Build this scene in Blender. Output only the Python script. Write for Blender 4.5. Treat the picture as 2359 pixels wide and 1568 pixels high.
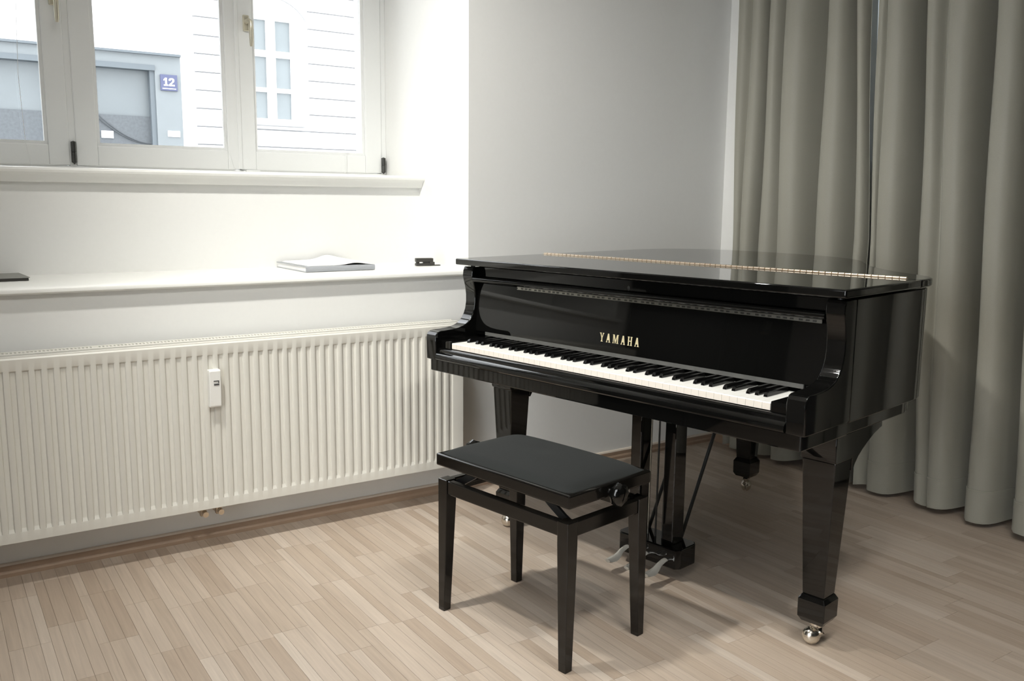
import bpy, bmesh, math, random
from mathutils import Vector, Matrix

random.seed(7)
for o in list(bpy.data.objects):
    bpy.data.objects.remove(o)
scene = bpy.context.scene
COL = scene.collection

# ------------------------------------------------------------------ camera
YAW, PITCH, ROLL, CAM_H, FPX = 0.5843, 0.1553, 0.0092, 1.2142, 2067.6
fw = Vector((math.sin(YAW) * math.cos(PITCH), math.cos(YAW) * math.cos(PITCH), -math.sin(PITCH)))
r0 = Vector((math.cos(YAW), -math.sin(YAW), 0))
u0 = r0.cross(fw)
rr = r0 * math.cos(ROLL) + u0 * math.sin(ROLL)
uu = -r0 * math.sin(ROLL) + u0 * math.cos(ROLL)
cam_d = bpy.data.cameras.new('camera')
cam_d.sensor_fit = 'HORIZONTAL'
cam_d.sensor_width = 36.0
cam_d.lens = 36.0 * FPX / 2359.0
cam_d.clip_start = 0.05
cam = bpy.data.objects.new('camera', cam_d)
COL.objects.link(cam)
cam.matrix_world = Matrix(((rr.x, uu.x, -fw.x, 0), (rr.y, uu.y, -fw.y, 0), (rr.z, uu.z, -fw.z, CAM_H), (0, 0, 0, 1)))
scene.camera = cam

# ------------------------------------------------------------------ world, exposure
world = bpy.data.worlds.new('overcast_sky')
scene.world = world
world.use_nodes = True
bg = world.node_tree.nodes['Background']
bg.inputs['Color'].default_value = (0.94, 0.975, 1.0, 1)
bg.inputs['Strength'].default_value = 5.3
vs = scene.view_settings
vs.view_transform = 'Standard'
vs.look = 'None'
vs.gamma = 1.0
vs.use_curve_mapping = False
vs.exposure = 0.2

# daylight sampling aid: a portal over the window opening
pd = bpy.data.lights.new('window_portal', 'AREA')
pd.shape = 'RECTANGLE'
pd.size, pd.size_y = 2.06, 1.4
pd.cycles.is_portal = True
po = bpy.data.objects.new('window_portal', pd)
po.location = (0.86, 4.32, 2.02)
po.rotation_euler = (math.radians(-90), 0, 0)
COL.objects.link(po)


def spot(name, loc, target, power, angle, color, radius=0.05, blend=0.6):
    d = bpy.data.lights.new(name, 'SPOT')
    d.energy = power
    d.color = color
    d.spot_size = math.radians(angle)
    d.spot_blend = blend
    d.shadow_soft_size = radius
    o = bpy.data.objects.new(name, d)
    o.location = loc
    o.rotation_euler = (Vector(target) - Vector(loc)).to_track_quat('-Z', 'Y').to_euler()
    COL.objects.link(o)
    return o


WARM = (1.0, 0.982, 0.925)
# two ceiling bars and an added fill bar, three spot heads each: (bar centre, bar angle, heads [(head, aim, watt)])
LAMPS = [
    ((0.45, 2.26), 0.0, [((0.15, 2.26, 2.95), (2.25, 3.10, 0.40), 205, 82), ((0.45, 2.26, 2.95), (0.9, 2.2, 0.0), 22, 150), ((0.75, 2.26, 2.95), (1.6, 2.2, 0.2), 40, 155)], 'white ceiling bar with three spot heads nearest the window niche'),
    ((1.45, 0.40), -0.2, [((1.15, 0.46, 2.95), (0.95, 1.9, 0.0), 50, 95), ((1.45, 0.40, 2.95), (1.3, 1.7, 0.0), 46, 85), ((1.75, 0.34, 2.95), (2.1, 1.3, 0.0), 46, 75)], 'white ceiling bar with three spot heads in front of the piano keyboard'),
    ((-0.30, 0.10), 0.0, [((-0.60, 0.10, 2.95), (0.3, 2.4, 0.3), 21, 95), ((-0.30, 0.10, 2.95), (0.8, 2.3, 0.2), 21, 90), ((0.0, 0.10, 2.95), (1.1, 2.0, 0.0), 27, 85)], 'unseen white ceiling bar with three spot heads, added as fill left of the bench'),
]

# added fill light in the left wall opening, brightens the wall under the piano
wd = bpy.data.lights.new('side_fill_light', 'AREA')
wd.shape = 'RECTANGLE'
wd.size, wd.size_y = 1.8, 1.9
wd.energy = 10
wd.spread = math.radians(150)
wd.color = (0.95, 0.98, 1.0)
wo = bpy.data.objects.new('side_fill_light', wd)
wo.location = (-1.47, 0.35, 1.22)
wo.rotation_euler = Vector((1.0, 0.25, -0.10)).to_track_quat('-Z', 'Y').to_euler()
COL.objects.link(wo)


# ------------------------------------------------------------------ helpers
def finish(name, bm, mat, parent=None, smooth=None, bevel=0, seg=2):
    bmesh.ops.remove_doubles(bm, verts=bm.verts, dist=1e-6)
    bmesh.ops.recalc_face_normals(bm, faces=bm.faces)
    if smooth is not None:
        lim = math.radians(smooth)
        for f in bm.faces:
            f.smooth = True
        for e in bm.edges:
            if len(e.link_faces) == 2:
                e.smooth = e.calc_face_angle(0) < lim
            else:
                e.smooth = False
    me = bpy.data.meshes.new(name)
    bm.to_mesh(me)
    bm.free()
    me.materials.append(mat)
    o = bpy.data.objects.new(name, me)
    COL.objects.link(o)
    if parent is not None:
        o.parent = parent
    if bevel:
        m = o.modifiers.new('bevel', 'BEVEL')
        m.width = bevel
        m.segments = seg
        m.limit_method = 'ANGLE'
        m.angle_limit = math.radians(35)
        m.harden_normals = False
    return o


def box(bm, x0, x1, y0, y1, z0, z1):
    v = [bm.verts.new(p) for p in ((x0, y0, z0), (x1, y0, z0), (x1, y1, z0), (x0, y1, z0),
                                   (x0, y0, z1), (x1, y0, z1), (x1, y1, z1), (x0, y1, z1))]
    for f in ((0, 3, 2, 1), (4, 5, 6, 7), (0, 1, 5, 4), (1, 2, 6, 5), (2, 3, 7, 6), (3, 0, 4, 7)):
        bm.faces.new([v[i] for i in f])
    return v


def B(*a):
    bm = bmesh.new()
    box(bm, *a)
    return bm


def prism(bm, pts, fn):
    """closed polygon pts; fn(p, k) gives the 3-D point of ring k (0 / 1)."""
    a = [bm.verts.new(fn(p, 0)) for p in pts]
    b = [bm.verts.new(fn(p, 1)) for p in pts]
    n = len(pts)
    bm.faces.new(a)
    bm.faces.new(b[::-1])
    for i in range(n):
        bm.faces.new((a[i], b[i], b[(i + 1) % n], a[(i + 1) % n]))


def prism_z(pts, z0, z1):
    bm = bmesh.new()
    prism(bm, pts, lambda p, k: (p[0], p[1], (z0, z1)[k]))
    return bm


def prism_x(pts, x0, x1, bm=None):
    """profile in (y, z) extruded along x"""
    bm = bm or bmesh.new()
    prism(bm, pts, lambda p, k: ((x0, x1)[k], p[0], p[1]))
    return bm


def frustum(bm, c0, s0, c1, s1):
    """square tapered post from (x,y,z) half sizes s0 (hx,hy) to s1"""
    a = [bm.verts.new((c0[0] + i * s0[0], c0[1] + j * s0[1], c0[2])) for i, j in ((-1, -1), (1, -1), (1, 1), (-1, 1))]
    b = [bm.verts.new((c1[0] + i * s1[0], c1[1] + j * s1[1], c1[2])) for i, j in ((-1, -1), (1, -1), (1, 1), (-1, 1))]
    bm.faces.new(a[::-1])
    bm.faces.new(b)
    for i in range(4):
        bm.faces.new((a[i], a[(i + 1) % 4], b[(i + 1) % 4], b[i]))


def tube(bm, pts, rad, n=8):
    pts = [Vector(p) for p in pts]
    rads = rad if isinstance(rad, (list, tuple)) else [rad] * len(pts)
    rings = []
    for i, p in enumerate(pts):
        t = (pts[min(i + 1, len(pts) - 1)] - pts[max(i - 1, 0)]).normalized()
        ref = Vector((0, 0, 1)) if abs(t.z) < 0.9 else Vector((1, 0, 0))
        a = t.cross(ref).normalized()
        b = t.cross(a)
        rings.append([bm.verts.new(p + (a * math.cos(k * 2 * math.pi / n) + b * math.sin(k * 2 * math.pi / n)) * rads[i]) for k in range(n)])
    for r, s in zip(rings, rings[1:]):
        for k in range(n):
            bm.faces.new((r[k], r[(k + 1) % n], s[(k + 1) % n], s[k]))
    bm.faces.new(rings[0][::-1])
    bm.faces.new(rings[-1])


def lathe(bm, prof, c, axis='z', n=24):
    """prof = list of (radius, height) revolved round an axis through c"""
    rings = []
    for r, hgt in prof:
        ring = []
        for k in range(n):
            a = 2 * math.pi * k / n
            x, y = r * math.cos(a), r * math.sin(a)
            p = {'z': (x, y, hgt), 'x': (hgt, x, y), 'y': (x, hgt, y)}[axis]
            ring.append(bm.verts.new((c[0] + p[0], c[1] + p[1], c[2] + p[2])))
        rings.append(ring)
    for r, s in zip(rings, rings[1:]):
        for k in range(n):
            bm.faces.new((r[k], r[(k + 1) % n], s[(k + 1) % n], s[k]))
    bm.faces.new(rings[0][::-1])
    bm.faces.new(rings[-1])


def empty(name, loc=(0, 0, 0), rz=0, parent=None):
    o = bpy.data.objects.new(name, None)
    o.empty_display_size = 0.05
    o.location = loc
    o.rotation_euler = (0, 0, rz)
    COL.objects.link(o)
    if parent is not None:
        o.parent = parent
    return o


def tag(o, label=None, cat=None, group=None, kind=None):
    if label:
        o['label'] = label
    if cat:
        o['category'] = cat
    if group:
        o['group'] = group
    if kind:
        o['kind'] = kind
    return o


def share(src, name, parent, loc, rot=(0, 0, 0)):
    o = src.copy()
    o.name = name
    COL.objects.link(o)
    o.parent = parent
    o.location = loc
    o.rotation_euler = rot
    return o


# ------------------------------------------------------------------ materials
def mat_base(name):
    m = bpy.data.materials.new(name)
    m.use_nodes = True
    nt = m.node_tree
    return m, nt, nt.nodes['Principled BSDF']


def paint(name, col, rough=0.6, noise=0.03, bump=0.0, scale=40.0, metallic=0.0, spec=0.5, coat=0.0, sheen=0.0):
    m, nt, b = mat_base(name)
    b.inputs['Roughness'].default_value = rough
    b.inputs['Metallic'].default_value = metallic
    b.inputs['Specular IOR Level'].default_value = spec
    b.inputs['Coat Weight'].default_value = coat
    b.inputs['Sheen Weight'].default_value = sheen
    tc = nt.nodes.new('ShaderNodeNewGeometry')
    nz = nt.nodes.new('ShaderNodeTexNoise')
    nz.inputs['Scale'].default_value = scale
    nz.inputs['Detail'].default_value = 4
    nt.links.new(tc.outputs['Position'], nz.inputs['Vector'])
    rp = nt.nodes.new('ShaderNodeMapRange')
    rp.inputs['To Min'].default_value = 1 - noise
    rp.inputs['To Max'].default_value = 1 + noise
    nt.links.new(nz.outputs['Fac'], rp.inputs['Value'])
    mx = nt.nodes.new('ShaderNodeVectorMath')
    mx.operation = 'SCALE'
    mx.inputs[0].default_value = col
    nt.links.new(rp.outputs['Result'], mx.inputs['Scale'])
    nt.links.new(mx.outputs['Vector'], b.inputs['Base Color'])
    if bump:
        bp = nt.nodes.new('ShaderNodeBump')
        bp.inputs['Strength'].default_value = bump
        bp.inputs['Distance'].default_value = 0.002
        nt.links.new(nz.outputs['Fac'], bp.inputs['Height'])
        nt.links.new(bp.outputs['Normal'], b.inputs['Normal'])
    return m


def wood_floor(name, per_island):
    m, nt, b = mat_base(name)
    g = nt.nodes.new('ShaderNodeNewGeometry')
    if per_island:
        rnd = g.outputs['Random Per Island']
    else:
        oi = nt.nodes.new('ShaderNodeObjectInfo')
        rnd = oi.outputs['Random']
    off = nt.nodes.new('ShaderNodeMath')
    off.operation = 'MULTIPLY'
    off.inputs[1].default_value = 37.0
    nt.links.new(rnd, off.inputs[0])
    cmb = nt.nodes.new('ShaderNodeCombineXYZ')
    nt.links.new(off.outputs[0], cmb.inputs['X'])
    nt.links.new(off.outputs[0], cmb.inputs['Z'])
    add = nt.nodes.new('ShaderNodeVectorMath')
    add.operation = 'ADD'
    nt.links.new(g.outputs['Position'], add.inputs[0])
    nt.links.new(cmb.outputs[0], add.inputs[1])
    mp = nt.nodes.new('ShaderNodeMapping')
    mp.inputs['Scale'].default_value = (55, 2.6, 1)
    nt.links.new(add.outputs[0], mp.inputs['Vector'])
    nz = nt.nodes.new('ShaderNodeTexNoise')
    nz.inputs['Scale'].default_value = 1.6
    nz.inputs['Detail'].default_value = 5
    nz.inputs['Distortion'].default_value = 0.6
    nt.links.new(mp.outputs[0], nz.inputs['Vector'])
    ramp = nt.nodes.new('ShaderNodeValToRGB')
    e = ramp.color_ramp.elements
    e[0].position, e[0].color = 0.0, (0.425, 0.335, 0.26, 1)
    e[1].position, e[1].color = 1.0, (0.575, 0.49, 0.41, 1)
    for p, c in ((0.22, (0.47, 0.38, 0.30, 1)), (0.55, (0.50, 0.41, 0.33, 1)), (0.85, (0.535, 0.445, 0.365, 1))):
        n = e.new(p)
        n.color = c
    nt.links.new(rnd, ramp.inputs['Fac'])
    rp = nt.nodes.new('ShaderNodeMapRange')
    rp.inputs['From Min'].default_value = 0.3
    rp.inputs['From Max'].default_value = 0.7
    rp.inputs['To Min'].default_value = 0.90
    rp.inputs['To Max'].default_value = 1.07
    nt.links.new(nz.outputs['Fac'], rp.inputs['Value'])
    mx = nt.nodes.new('ShaderNodeVectorMath')
    mx.operation = 'SCALE'
    nt.links.new(ramp.outputs['Color'], mx.inputs[0])
    nt.links.new(rp.outputs['Result'], mx.inputs['Scale'])
    nt.links.new(mx.outputs['Vector'], b.inputs['Base Color'])
    b.inputs['Roughness'].default_value = 0.42
    b.inputs['Specular IOR Level'].default_value = 0.35
    return m


def fabric(name, col, scale=900.0, rough=0.9, sheen=0.3):
    m = paint(name, col, rough=rough, noise=0.10, bump=0.12, scale=scale, spec=0.2, sheen=sheen)
    return m


def glass(name, tint=(1, 1, 1), gloss=0.06):
    m, nt, b = mat_base(name)
    nt.nodes.remove(b)
    out = nt.nodes['Material Output']
    tr = nt.nodes.new('ShaderNodeBsdfTransparent')
    tr.inputs['Color'].default_value = (*tint, 1)
    gl = nt.nodes.new('ShaderNodeBsdfGlossy')
    gl.inputs['Roughness'].default_value = 0.02
    fr = nt.nodes.new('ShaderNodeFresnel')
    fr.inputs['IOR'].default_value = 1.3
    mix = nt.nodes.new('ShaderNodeMixShader')
    nt.links.new(fr.outputs[0], mix.inputs[0])
    nt.links.new(tr.outputs[0], mix.inputs[1])
    nt.links.new(gl.outputs[0], mix.inputs[2])
    nt.links.new(mix.outputs[0], out.inputs['Surface'])
    return m


M = {}
M['wall'] = paint('wall_plaster_white', (0.785, 0.785, 0.765), 0.9, 0.015, 0.06, 60)
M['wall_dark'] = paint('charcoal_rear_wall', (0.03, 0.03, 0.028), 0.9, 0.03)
M['wall_grey'] = paint('grey_side_wall', (0.62, 0.615, 0.595), 0.9, 0.03)
M['ceil'] = paint('ceiling_white', (0.78, 0.77, 0.74), 0.9, 0.01)
M['white_gloss'] = paint('white_gloss_paint', (0.82, 0.82, 0.79), 0.35, 0.01, 0.02, 90)
M['frame'] = paint('window_white_lacquer', (0.80, 0.81, 0.80), 0.4, 0.01)
M['enamel'] = paint('radiator_cream_enamel', (0.71, 0.695, 0.635), 0.38, 0.012)
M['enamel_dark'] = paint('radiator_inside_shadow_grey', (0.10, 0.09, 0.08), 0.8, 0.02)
M['lacquer'] = paint('black_piano_lacquer', (0.0030, 0.0030, 0.0028), 0.035, 0.02, 0, 8, spec=0.5)
M['lacquer_bench'] = paint('black_bench_lacquer', (0.0055, 0.005, 0.0042), 0.10, 0.02, 0, 20, spec=0.5)
M['cloth_black'] = fabric('black_seat_velour', (0.013, 0.0145, 0.0138), 700, 0.85, 0.04)
M['ivory'] = paint('white_key_plastic', (0.86, 0.85, 0.81), 0.25, 0.01)
M['keyfront'] = paint('white_key_front_warm_lit', (0.80, 0.735, 0.655), 0.4, 0.01)  # beige tint stands for warm light on the key fronts
M['ebony'] = paint('black_key_plastic', (0.004, 0.004, 0.004), 0.10, 0.02)
M['brass'] = paint('polished_brass', (0.90, 0.78, 0.64), 0.25, 0.03, metallic=1.0)
M['gold'] = paint('gold_lettering', (0.80, 0.70, 0.44), 0.38, 0.02, metallic=0.55)
M['nickel'] = paint('aged_nickel', (0.74, 0.70, 0.63), 0.2, 0.04, metallic=1.0)
M['chrome'] = paint('bright_chrome', (0.82, 0.79, 0.72), 0.18, 0.02, metallic=0.7)
M['steel_dark'] = paint('dark_steel', (0.10, 0.10, 0.095), 0.35, 0.03, metallic=1.0)
M['hinge_grey'] = paint('grey_hinge_metal', (0.30, 0.295, 0.27), 0.3, 0.05, metallic=1.0)
M['black_metal'] = paint('black_painted_metal', (0.012, 0.012, 0.012), 0.4, 0.03)
M['curtain'] = fabric('taupe_satin_curtain', (0.335, 0.325, 0.275), 500, 0.42, 0.10)
M['baseboard'] = paint('brown_wood_baseboard', (0.36, 0.255, 0.18), 0.5, 0.12, 0, 25)
M['base_top'] = paint('pale_baseboard_cap', (0.70, 0.62, 0.53), 0.5, 0.03)
M['floor_a'] = wood_floor('oak_stave', False)
M['floor_b'] = wood_floor('oak_stave_field', True)
M['floor_under'] = paint('dark_floor_joint', (0.20, 0.14, 0.10), 0.8, 0.05)
M['glass'] = glass('window_glass')
M['plastic'] = paint('white_plastic', (0.84, 0.835, 0.80), 0.35, 0.005)
M['ink'] = paint('dark_grey_print', (0.07, 0.07, 0.07), 0.6, 0.0)
M['copper'] = paint('brass_valve', (0.62, 0.52, 0.40), 0.3, 0.05, metallic=0.8)
M['paper'] = paint('white_paper', (0.86, 0.86, 0.85), 0.6, 0.01)
M['greybook'] = paint('blue_grey_book_cover', (0.36, 0.375, 0.40), 0.45, 0.03)
M['greypaper'] = paint('grey_booklet_cover', (0.27, 0.27, 0.25), 0.8, 0.03)
M['charcoal'] = paint('charcoal_plastic', (0.035, 0.033, 0.028), 0.5, 0.05)
M['dark_wood'] = paint('black_cupboard_laminate', (0.012, 0.011, 0.010), 0.5, 0.05)
M['facade'] = paint('white_facade_render', (0.84, 0.84, 0.84), 0.9, 0.01, 0, 3)
M['stone_trim'] = paint('grey_stone_trim', (0.36, 0.365, 0.37), 0.9, 0.03)
M['groove_shade'] = paint('groove_shade_grey', (0.21, 0.215, 0.22), 0.9, 0.03)
M['facade_grey'] = paint('grey_shopfront_stone', (0.205, 0.225, 0.235), 0.85, 0.05, 0, 6)
M['shop_dark'] = paint('slate_grey_metal_trim', (0.12, 0.14, 0.155), 0.6, 0.04)
M['shop_glass'] = paint('dusty_shop_glass', (0.175, 0.195, 0.205), 0.25, 0.12, 0, 1.5)
M['shop_panel'] = paint('speckled_grey_panel', (0.11, 0.12, 0.13), 0.8, 0.25, 0, 30)
M['pane_far'] = paint('far_window_pane', (0.20, 0.225, 0.235), 0.3, 0.08, 0, 2)
M['plate'] = paint('violet_blue_enamel', (0.075, 0.085, 0.16), 0.4, 0.02)
M['cable'] = paint('dark_cable', (0.06, 0.068, 0.075), 0.7, 0.02)
M['street'] = paint('street_asphalt', (0.32, 0.32, 0.32), 0.9, 0.05)
M['lampwhite'] = paint('lamp_white_metal', (0.75, 0.75, 0.74), 0.4, 0.01)

# ------------------------------------------------------------------ room shell
WY = 3.189          # face of the window wall
XC = 3.357          # face of the right wall
NX0, NX1 = -0.17, 1.89   # niche sides
CEIL = 3.15
YF = -2.2
XL = -1.35


def struct(name, bm, m, parent=None, **k):
    o = finish(name, bm, m, parent, **k)
    if parent is None:
        o['kind'] = 'structure'
    return o


bm = bmesh.new()
box(bm, NX1, 3.75, WY, 4.30, -0.02, CEIL)
box(bm, XL - 0.2, NX0, WY, 4.30, -0.02, CEIL)
box(bm, NX0, NX1, WY, 4.30, -0.02, 0.906)
box(bm, NX0, NX1, 3.62, 4.30, 0.906, 1.262)
box(bm, NX0, NX1, 3.94, 4.30, 1.262, 1.315)
box(bm, NX0, NX1, WY, 4.30, 2.74, CEIL)
struct('wall_back', bm, M['wall'])

bm = bmesh.new()
box(bm, XC, 3.75, 3.045, WY, -0.02, CEIL)        # stub beside the corner
box(bm, XC, 3.75, 0.95, 3.045, 2.72, CEIL)
box(bm, 3.56, 3.75, 0.95, 3.045, -0.02, 1.30)
struct('wall_right', bm, M['wall'])
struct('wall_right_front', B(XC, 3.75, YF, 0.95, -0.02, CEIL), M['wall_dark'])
bm = bmesh.new()
box(bm, XL - 0.2, XL, YF, -0.60, -0.02, CEIL)
box(bm, XL - 0.2, XL, 1.30, WY, -0.02, CEIL)
box(bm, XL - 0.2, XL, -0.60, 1.30, -0.02, 0.22)
box(bm, XL - 0.2, XL, -0.60, 1.30, 2.22, CEIL)
struct('wall_left', bm, M['wall_grey'])
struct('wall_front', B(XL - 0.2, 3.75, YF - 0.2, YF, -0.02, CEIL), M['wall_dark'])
struct('upper_sky_block', B(-14, 18, 3.95, 4.30, CEIL + 0.2, 17), M['facade'])  # added slab above the room, keeps sky light off the facade opposite
struct('court_sky_block', B(5.0, 5.2, -9, 3.9, -0.7, 13.0), M['facade_grey'])  # unseen wall added to dim the daylight in the curtain gap
struct('ceiling', B(XL - 0.2, 3.75, YF - 0.2, 4.30, CEIL, CEIL + 0.2), M['ceil'])

floor = struct('floor', B(XL - 0.2, 3.80, YF - 0.2, WY, -0.12, -0.004), M['floor_under'])

# --- floor staves: boards of three staves, end joints shared, 0.352 m long
BW, SL, GAP = 0.105, 0.352, 0.0007
cells = []
ncol = int((3.75 - XL) / BW) + 1
rng = random.Random(11)
for c in range(ncol):
    x0 = XL + c * BW
    off = rng.random() * SL
    wid = rng.choice([(0.035, 0.035, 0.035), (0.042, 0.035, 0.028), (0.028, 0.035, 0.042), (0.035, 0.042, 0.028), (0.028, 0.042, 0.035)])
    y = WY - off
    first = True
    ys = [WY]
    while y > YF:
        ys.append(y)
        y -= SL
    ys.append(YF)
    for ya, yb in zip(ys, ys[1:]):
        if ya - yb < 0.01:
            continue
        xx = x0
        for w in wid:
            if xx + w < 3.75:
                cells.append((xx, xx + w, yb, ya))
            xx += w
Rm = Matrix((rr, uu, -fw))


def pix(p):
    d = Rm @ (Vector(p) - Vector((0, 0, CAM_H)))
    if d.z > -0.2:
        return None
    return (1179.5 + FPX * d.x / -d.z, 784 - FPX * d.y / -d.z, -d.z)


def vis_score(c):
    p = pix(((c[0] + c[1]) / 2, (c[2] + c[3]) / 2, 0))
    if not p or not (-20 < p[0] < 2380 and 900 < p[1] < 1590):
        return 0
    return (c[1] - c[0]) * (c[3] - c[2]) / p[2] ** 3


order = sorted(range(len(cells)), key=lambda i: -vis_score(cells[i]))
chosen = set(i for i in order[:298] if vis_score(cells[i]) > 0)
stave_mesh = {}


def stave(w, l):
    k = (round(w, 3), round(l, 4))
    if k not in stave_mesh:
        b = bmesh.new()
        box(b, GAP / 2, w - GAP / 2, GAP / 2, l - GAP / 2, -0.004, 0.0)
        me = bpy.data.meshes.new('stave')
        bmesh.ops.recalc_face_normals(b, faces=b.faces)
        b.to_mesh(me)
        b.free()
        me.materials.append(M['floor_a'])
        stave_mesh[k] = me
    return stave_mesh[k]


rest = bmesh.new()
for i, c in enumerate(cells):
    if i in chosen:
        o = bpy.data.objects.new('floor_stave', stave(c[1] - c[0], c[3] - c[2]))
        COL.objects.link(o)
        o.parent = floor
        o.location = (c[0], c[2], 0)
    else:
        box(rest, c[0] + GAP / 2, c[1] - GAP / 2, c[2] + GAP / 2, c[3] - GAP / 2, -0.004, 0.0)
me = bpy.data.meshes.new('stave_field')
rest.to_mesh(me)
rest.free()
me.materials.append(M['floor_b'])
o = bpy.data.objects.new('stave_field', me)
COL.objects.link(o)
o.parent = floor
o['kind'] = 'stuff'

# --- baseboards
bb = struct('baseboard_back', prism_x([(WY, 0), (WY - 0.020, 0), (WY - 0.020, 0.012), (WY - 0.013, 0.020), (WY - 0.013, 0.036), (WY, 0.036)], XL, XC), M['baseboard'])
finish('cap', prism_x([(WY, 0.036), (WY - 0.013, 0.036), (WY - 0.010, 0.042), (WY, 0.043)], XL, XC), M['base_top'], bb)
bm = bmesh.new()
box(bm, XC - 0.015, XC, 3.045, WY - 0.021, 0, 0.042)
struct('baseboard_right', bm, M['baseboard'])

# --- lower shelf board over the radiator, and the window sill
prof = [(3.163, 0.910), (3.160, 0.913), (3.160, 0.923), (3.164, 0.9285), (3.172, 0.9315), (3.62, 0.9325), (3.62, 0.906), (3.188, 0.906), (3.168, 0.907), (3.165, 0.908)]
struct('trim_1', prism_x(prof, NX0 - 0.03, NX1), M['white_gloss'], smooth=40)
prof = [(3.572, 1.292), (3.566, 1.296), (3.564, 1.304), (3.568, 1.311), (3.576, 1.314), (3.95, 1.316), (3.95, 1.262), (3.62, 1.262), (3.598, 1.263), (3.592, 1.268), (3.586, 1.280), (3.580, 1.288)]
struct('trim_2', prism_x(prof, NX0, NX1), M['white_gloss'], smooth=40)

# ------------------------------------------------------------------ windows
WFY = 3.95


def sash_frame(bm, x0, x1, z0, z1, sl, sr, sb, st, y0, y1):
    box(bm, x0, x0 + sl, y0, y1, z0, z1)
    box(bm, x1 - sr, x1, y0, y1, z0, z1)
    box(bm, x0 + sl, x1 - sr, y0, y1, z0, z0 + sb)
    box(bm, x0 + sl, x1 - sr, y0, y1, z1 - st, z1)


def glazing_bead(bm, x0, x1, z0, z1, y, w=0.012):
    prof = [(0, 0.0), (w, 0.006), (w, 0.02), (0, 0.02)]
    for xa, xb, za, zb in ((x0, x0 + w, z0, z1), (x1 - w, x1, z0, z1), (x0 + w, x1 - w, z0, z0 + w), (x0 + w, x1 - w, z1 - w, z1)):
        box(bm, xa, xb, y + 0.012, y + 0.03, za, zb)


def make_handle(parent, x, z):
    """small brass olive lever pointing down"""
    bm = bmesh.new()
    box(bm, x - 0.014, x + 0.014, WFY - 0.012, WFY - 0.001, z - 0.033, z + 0.033)
    pl = finish('handle', bm, M['gold_nickel'], parent, bevel=0.005, seg=3)
    bm = bmesh.new()
    tube(bm, [(x, WFY - 0.010, z + 0.005), (x, WFY - 0.048, z + 0.005), (x + 0.004, WFY - 0.056, z), (x + 0.006, WFY - 0.058, z - 0.03), (x + 0.006, WFY - 0.056, z - 0.085), (x + 0.006, WFY - 0.052, z - 0.10)],
         [0.009, 0.009, 0.0095, 0.009, 0.0085, 0.006], 12)
    finish('handle', bm, M['gold_nickel'], parent, smooth=50)


M['gold_nickel'] = paint('pale_brass_handle', (0.66, 0.62, 0.50), 0.3, 0.02, metallic=0.6)


def make_hinge(parent, x, z0, z1):
    bm = bmesh.new()
    lathe(bm, [(0.0, z0 - 0.006), (0.006, z0), (0.010, z0 + 0.002), (0.010, (z0 + z1) / 2 - 0.001), (0.0085, (z0 + z1) / 2), (0.010, (z0 + z1) / 2 + 0.001), (0.010, z1 - 0.002), (0.005, z1), (0, z1 + 0.002)], (x, WFY - 0.009, 0), 'z', 14)
    finish('hinge', bm, M['steel_dark'], parent, smooth=40)


win = empty('window_1', (0, 0, 0))
win['kind'] = 'structure'
TOPZ = 2.70
bm = bmesh.new()
sash_frame(bm, NX0, NX1, 1.315, 2.74, 0.025, 0.024, 0.016, 0.04, WFY + 0.004, WFY + 0.09)
box(bm, 0.527, 0.551, WFY + 0.004, WFY + 0.09, 1.331, 2.70)
finish('frame', bm, M['frame'], win, bevel=0.002)
for (x0, x1, sl, sr) in ((NX0 + 0.026, 0.5275, 0.08, 0.0735), (0.5505, 1.1945, 0.079, 0.050), (1.1975, 1.866, 0.0685, 0.083)):
    bm = bmesh.new()
    sash_frame(bm, x0, x1, 1.333, TOPZ, sl, sr, 0.079, 0.08, WFY, WFY + 0.06)
    s_ = finish('sash', bm, M['frame'], win, bevel=0.004)
    bm = bmesh.new()
    glazing_bead(bm, x0 + sl, x1 - sr, 1.412, TOPZ - 0.08, WFY)
    finish('glazing_bead', bm, M['frame'], s_)
    finish('pane', B(x0 + sl - 0.004, x1 - sr + 0.004, WFY + 0.032, WFY + 0.036, 1.408, TOPZ - 0.076), M['glass'], s_)
# overlap strip where the two right sashes meet
finish('astragal', B(1.188, 1.204, WFY - 0.006, WFY + 0.0, 1.335, TOPZ), M['frame'], win, bevel=0.002)
make_handle(win, 1.238, 1.945)
make_handle(win, 0.500, 1.962)
make_hinge(win, 0.5405, 1.342, 1.425)
make_hinge(win, 1.869, 1.335, 1.405)
finish('catch', B(1.215, 1.275, WFY - 0.022, WFY - 0.001, 1.318, 1.332), M['frame'], win, bevel=0.002)

# thin blind cords hanging in front of the panes
for pts, lab in (
        ([(0.376, 3.935, 2.60), (0.376, 3.935, 1.93), (0.366, 3.935, 1.665), (0.374, 3.935, 1.423), (0.388, 3.93, 1.318)], 'thin pull cord hanging across the leftmost window pane'),
        ([(1.06, 3.935, 2.60), (1.082, 3.935, 1.897), (1.103, 3.935, 1.672), (1.130, 3.935, 1.459), (1.168, 3.93, 1.318)], 'thin pull cord slanting across the middle window pane'),
        ([(1.69, 3.935, 2.60), (1.688, 3.935, 2.09), (1.678, 3.935, 1.714), (1.670, 3.93, 1.318)], 'thin pull cord hanging in front of the rightmost window pane')):
    bm = bmesh.new()
    tube(bm, pts, 0.0009, 6)
    tag(finish('pull_cord', bm, M['frame'], smooth=60), lab, 'cord', 'blind cords at the window')

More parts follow.
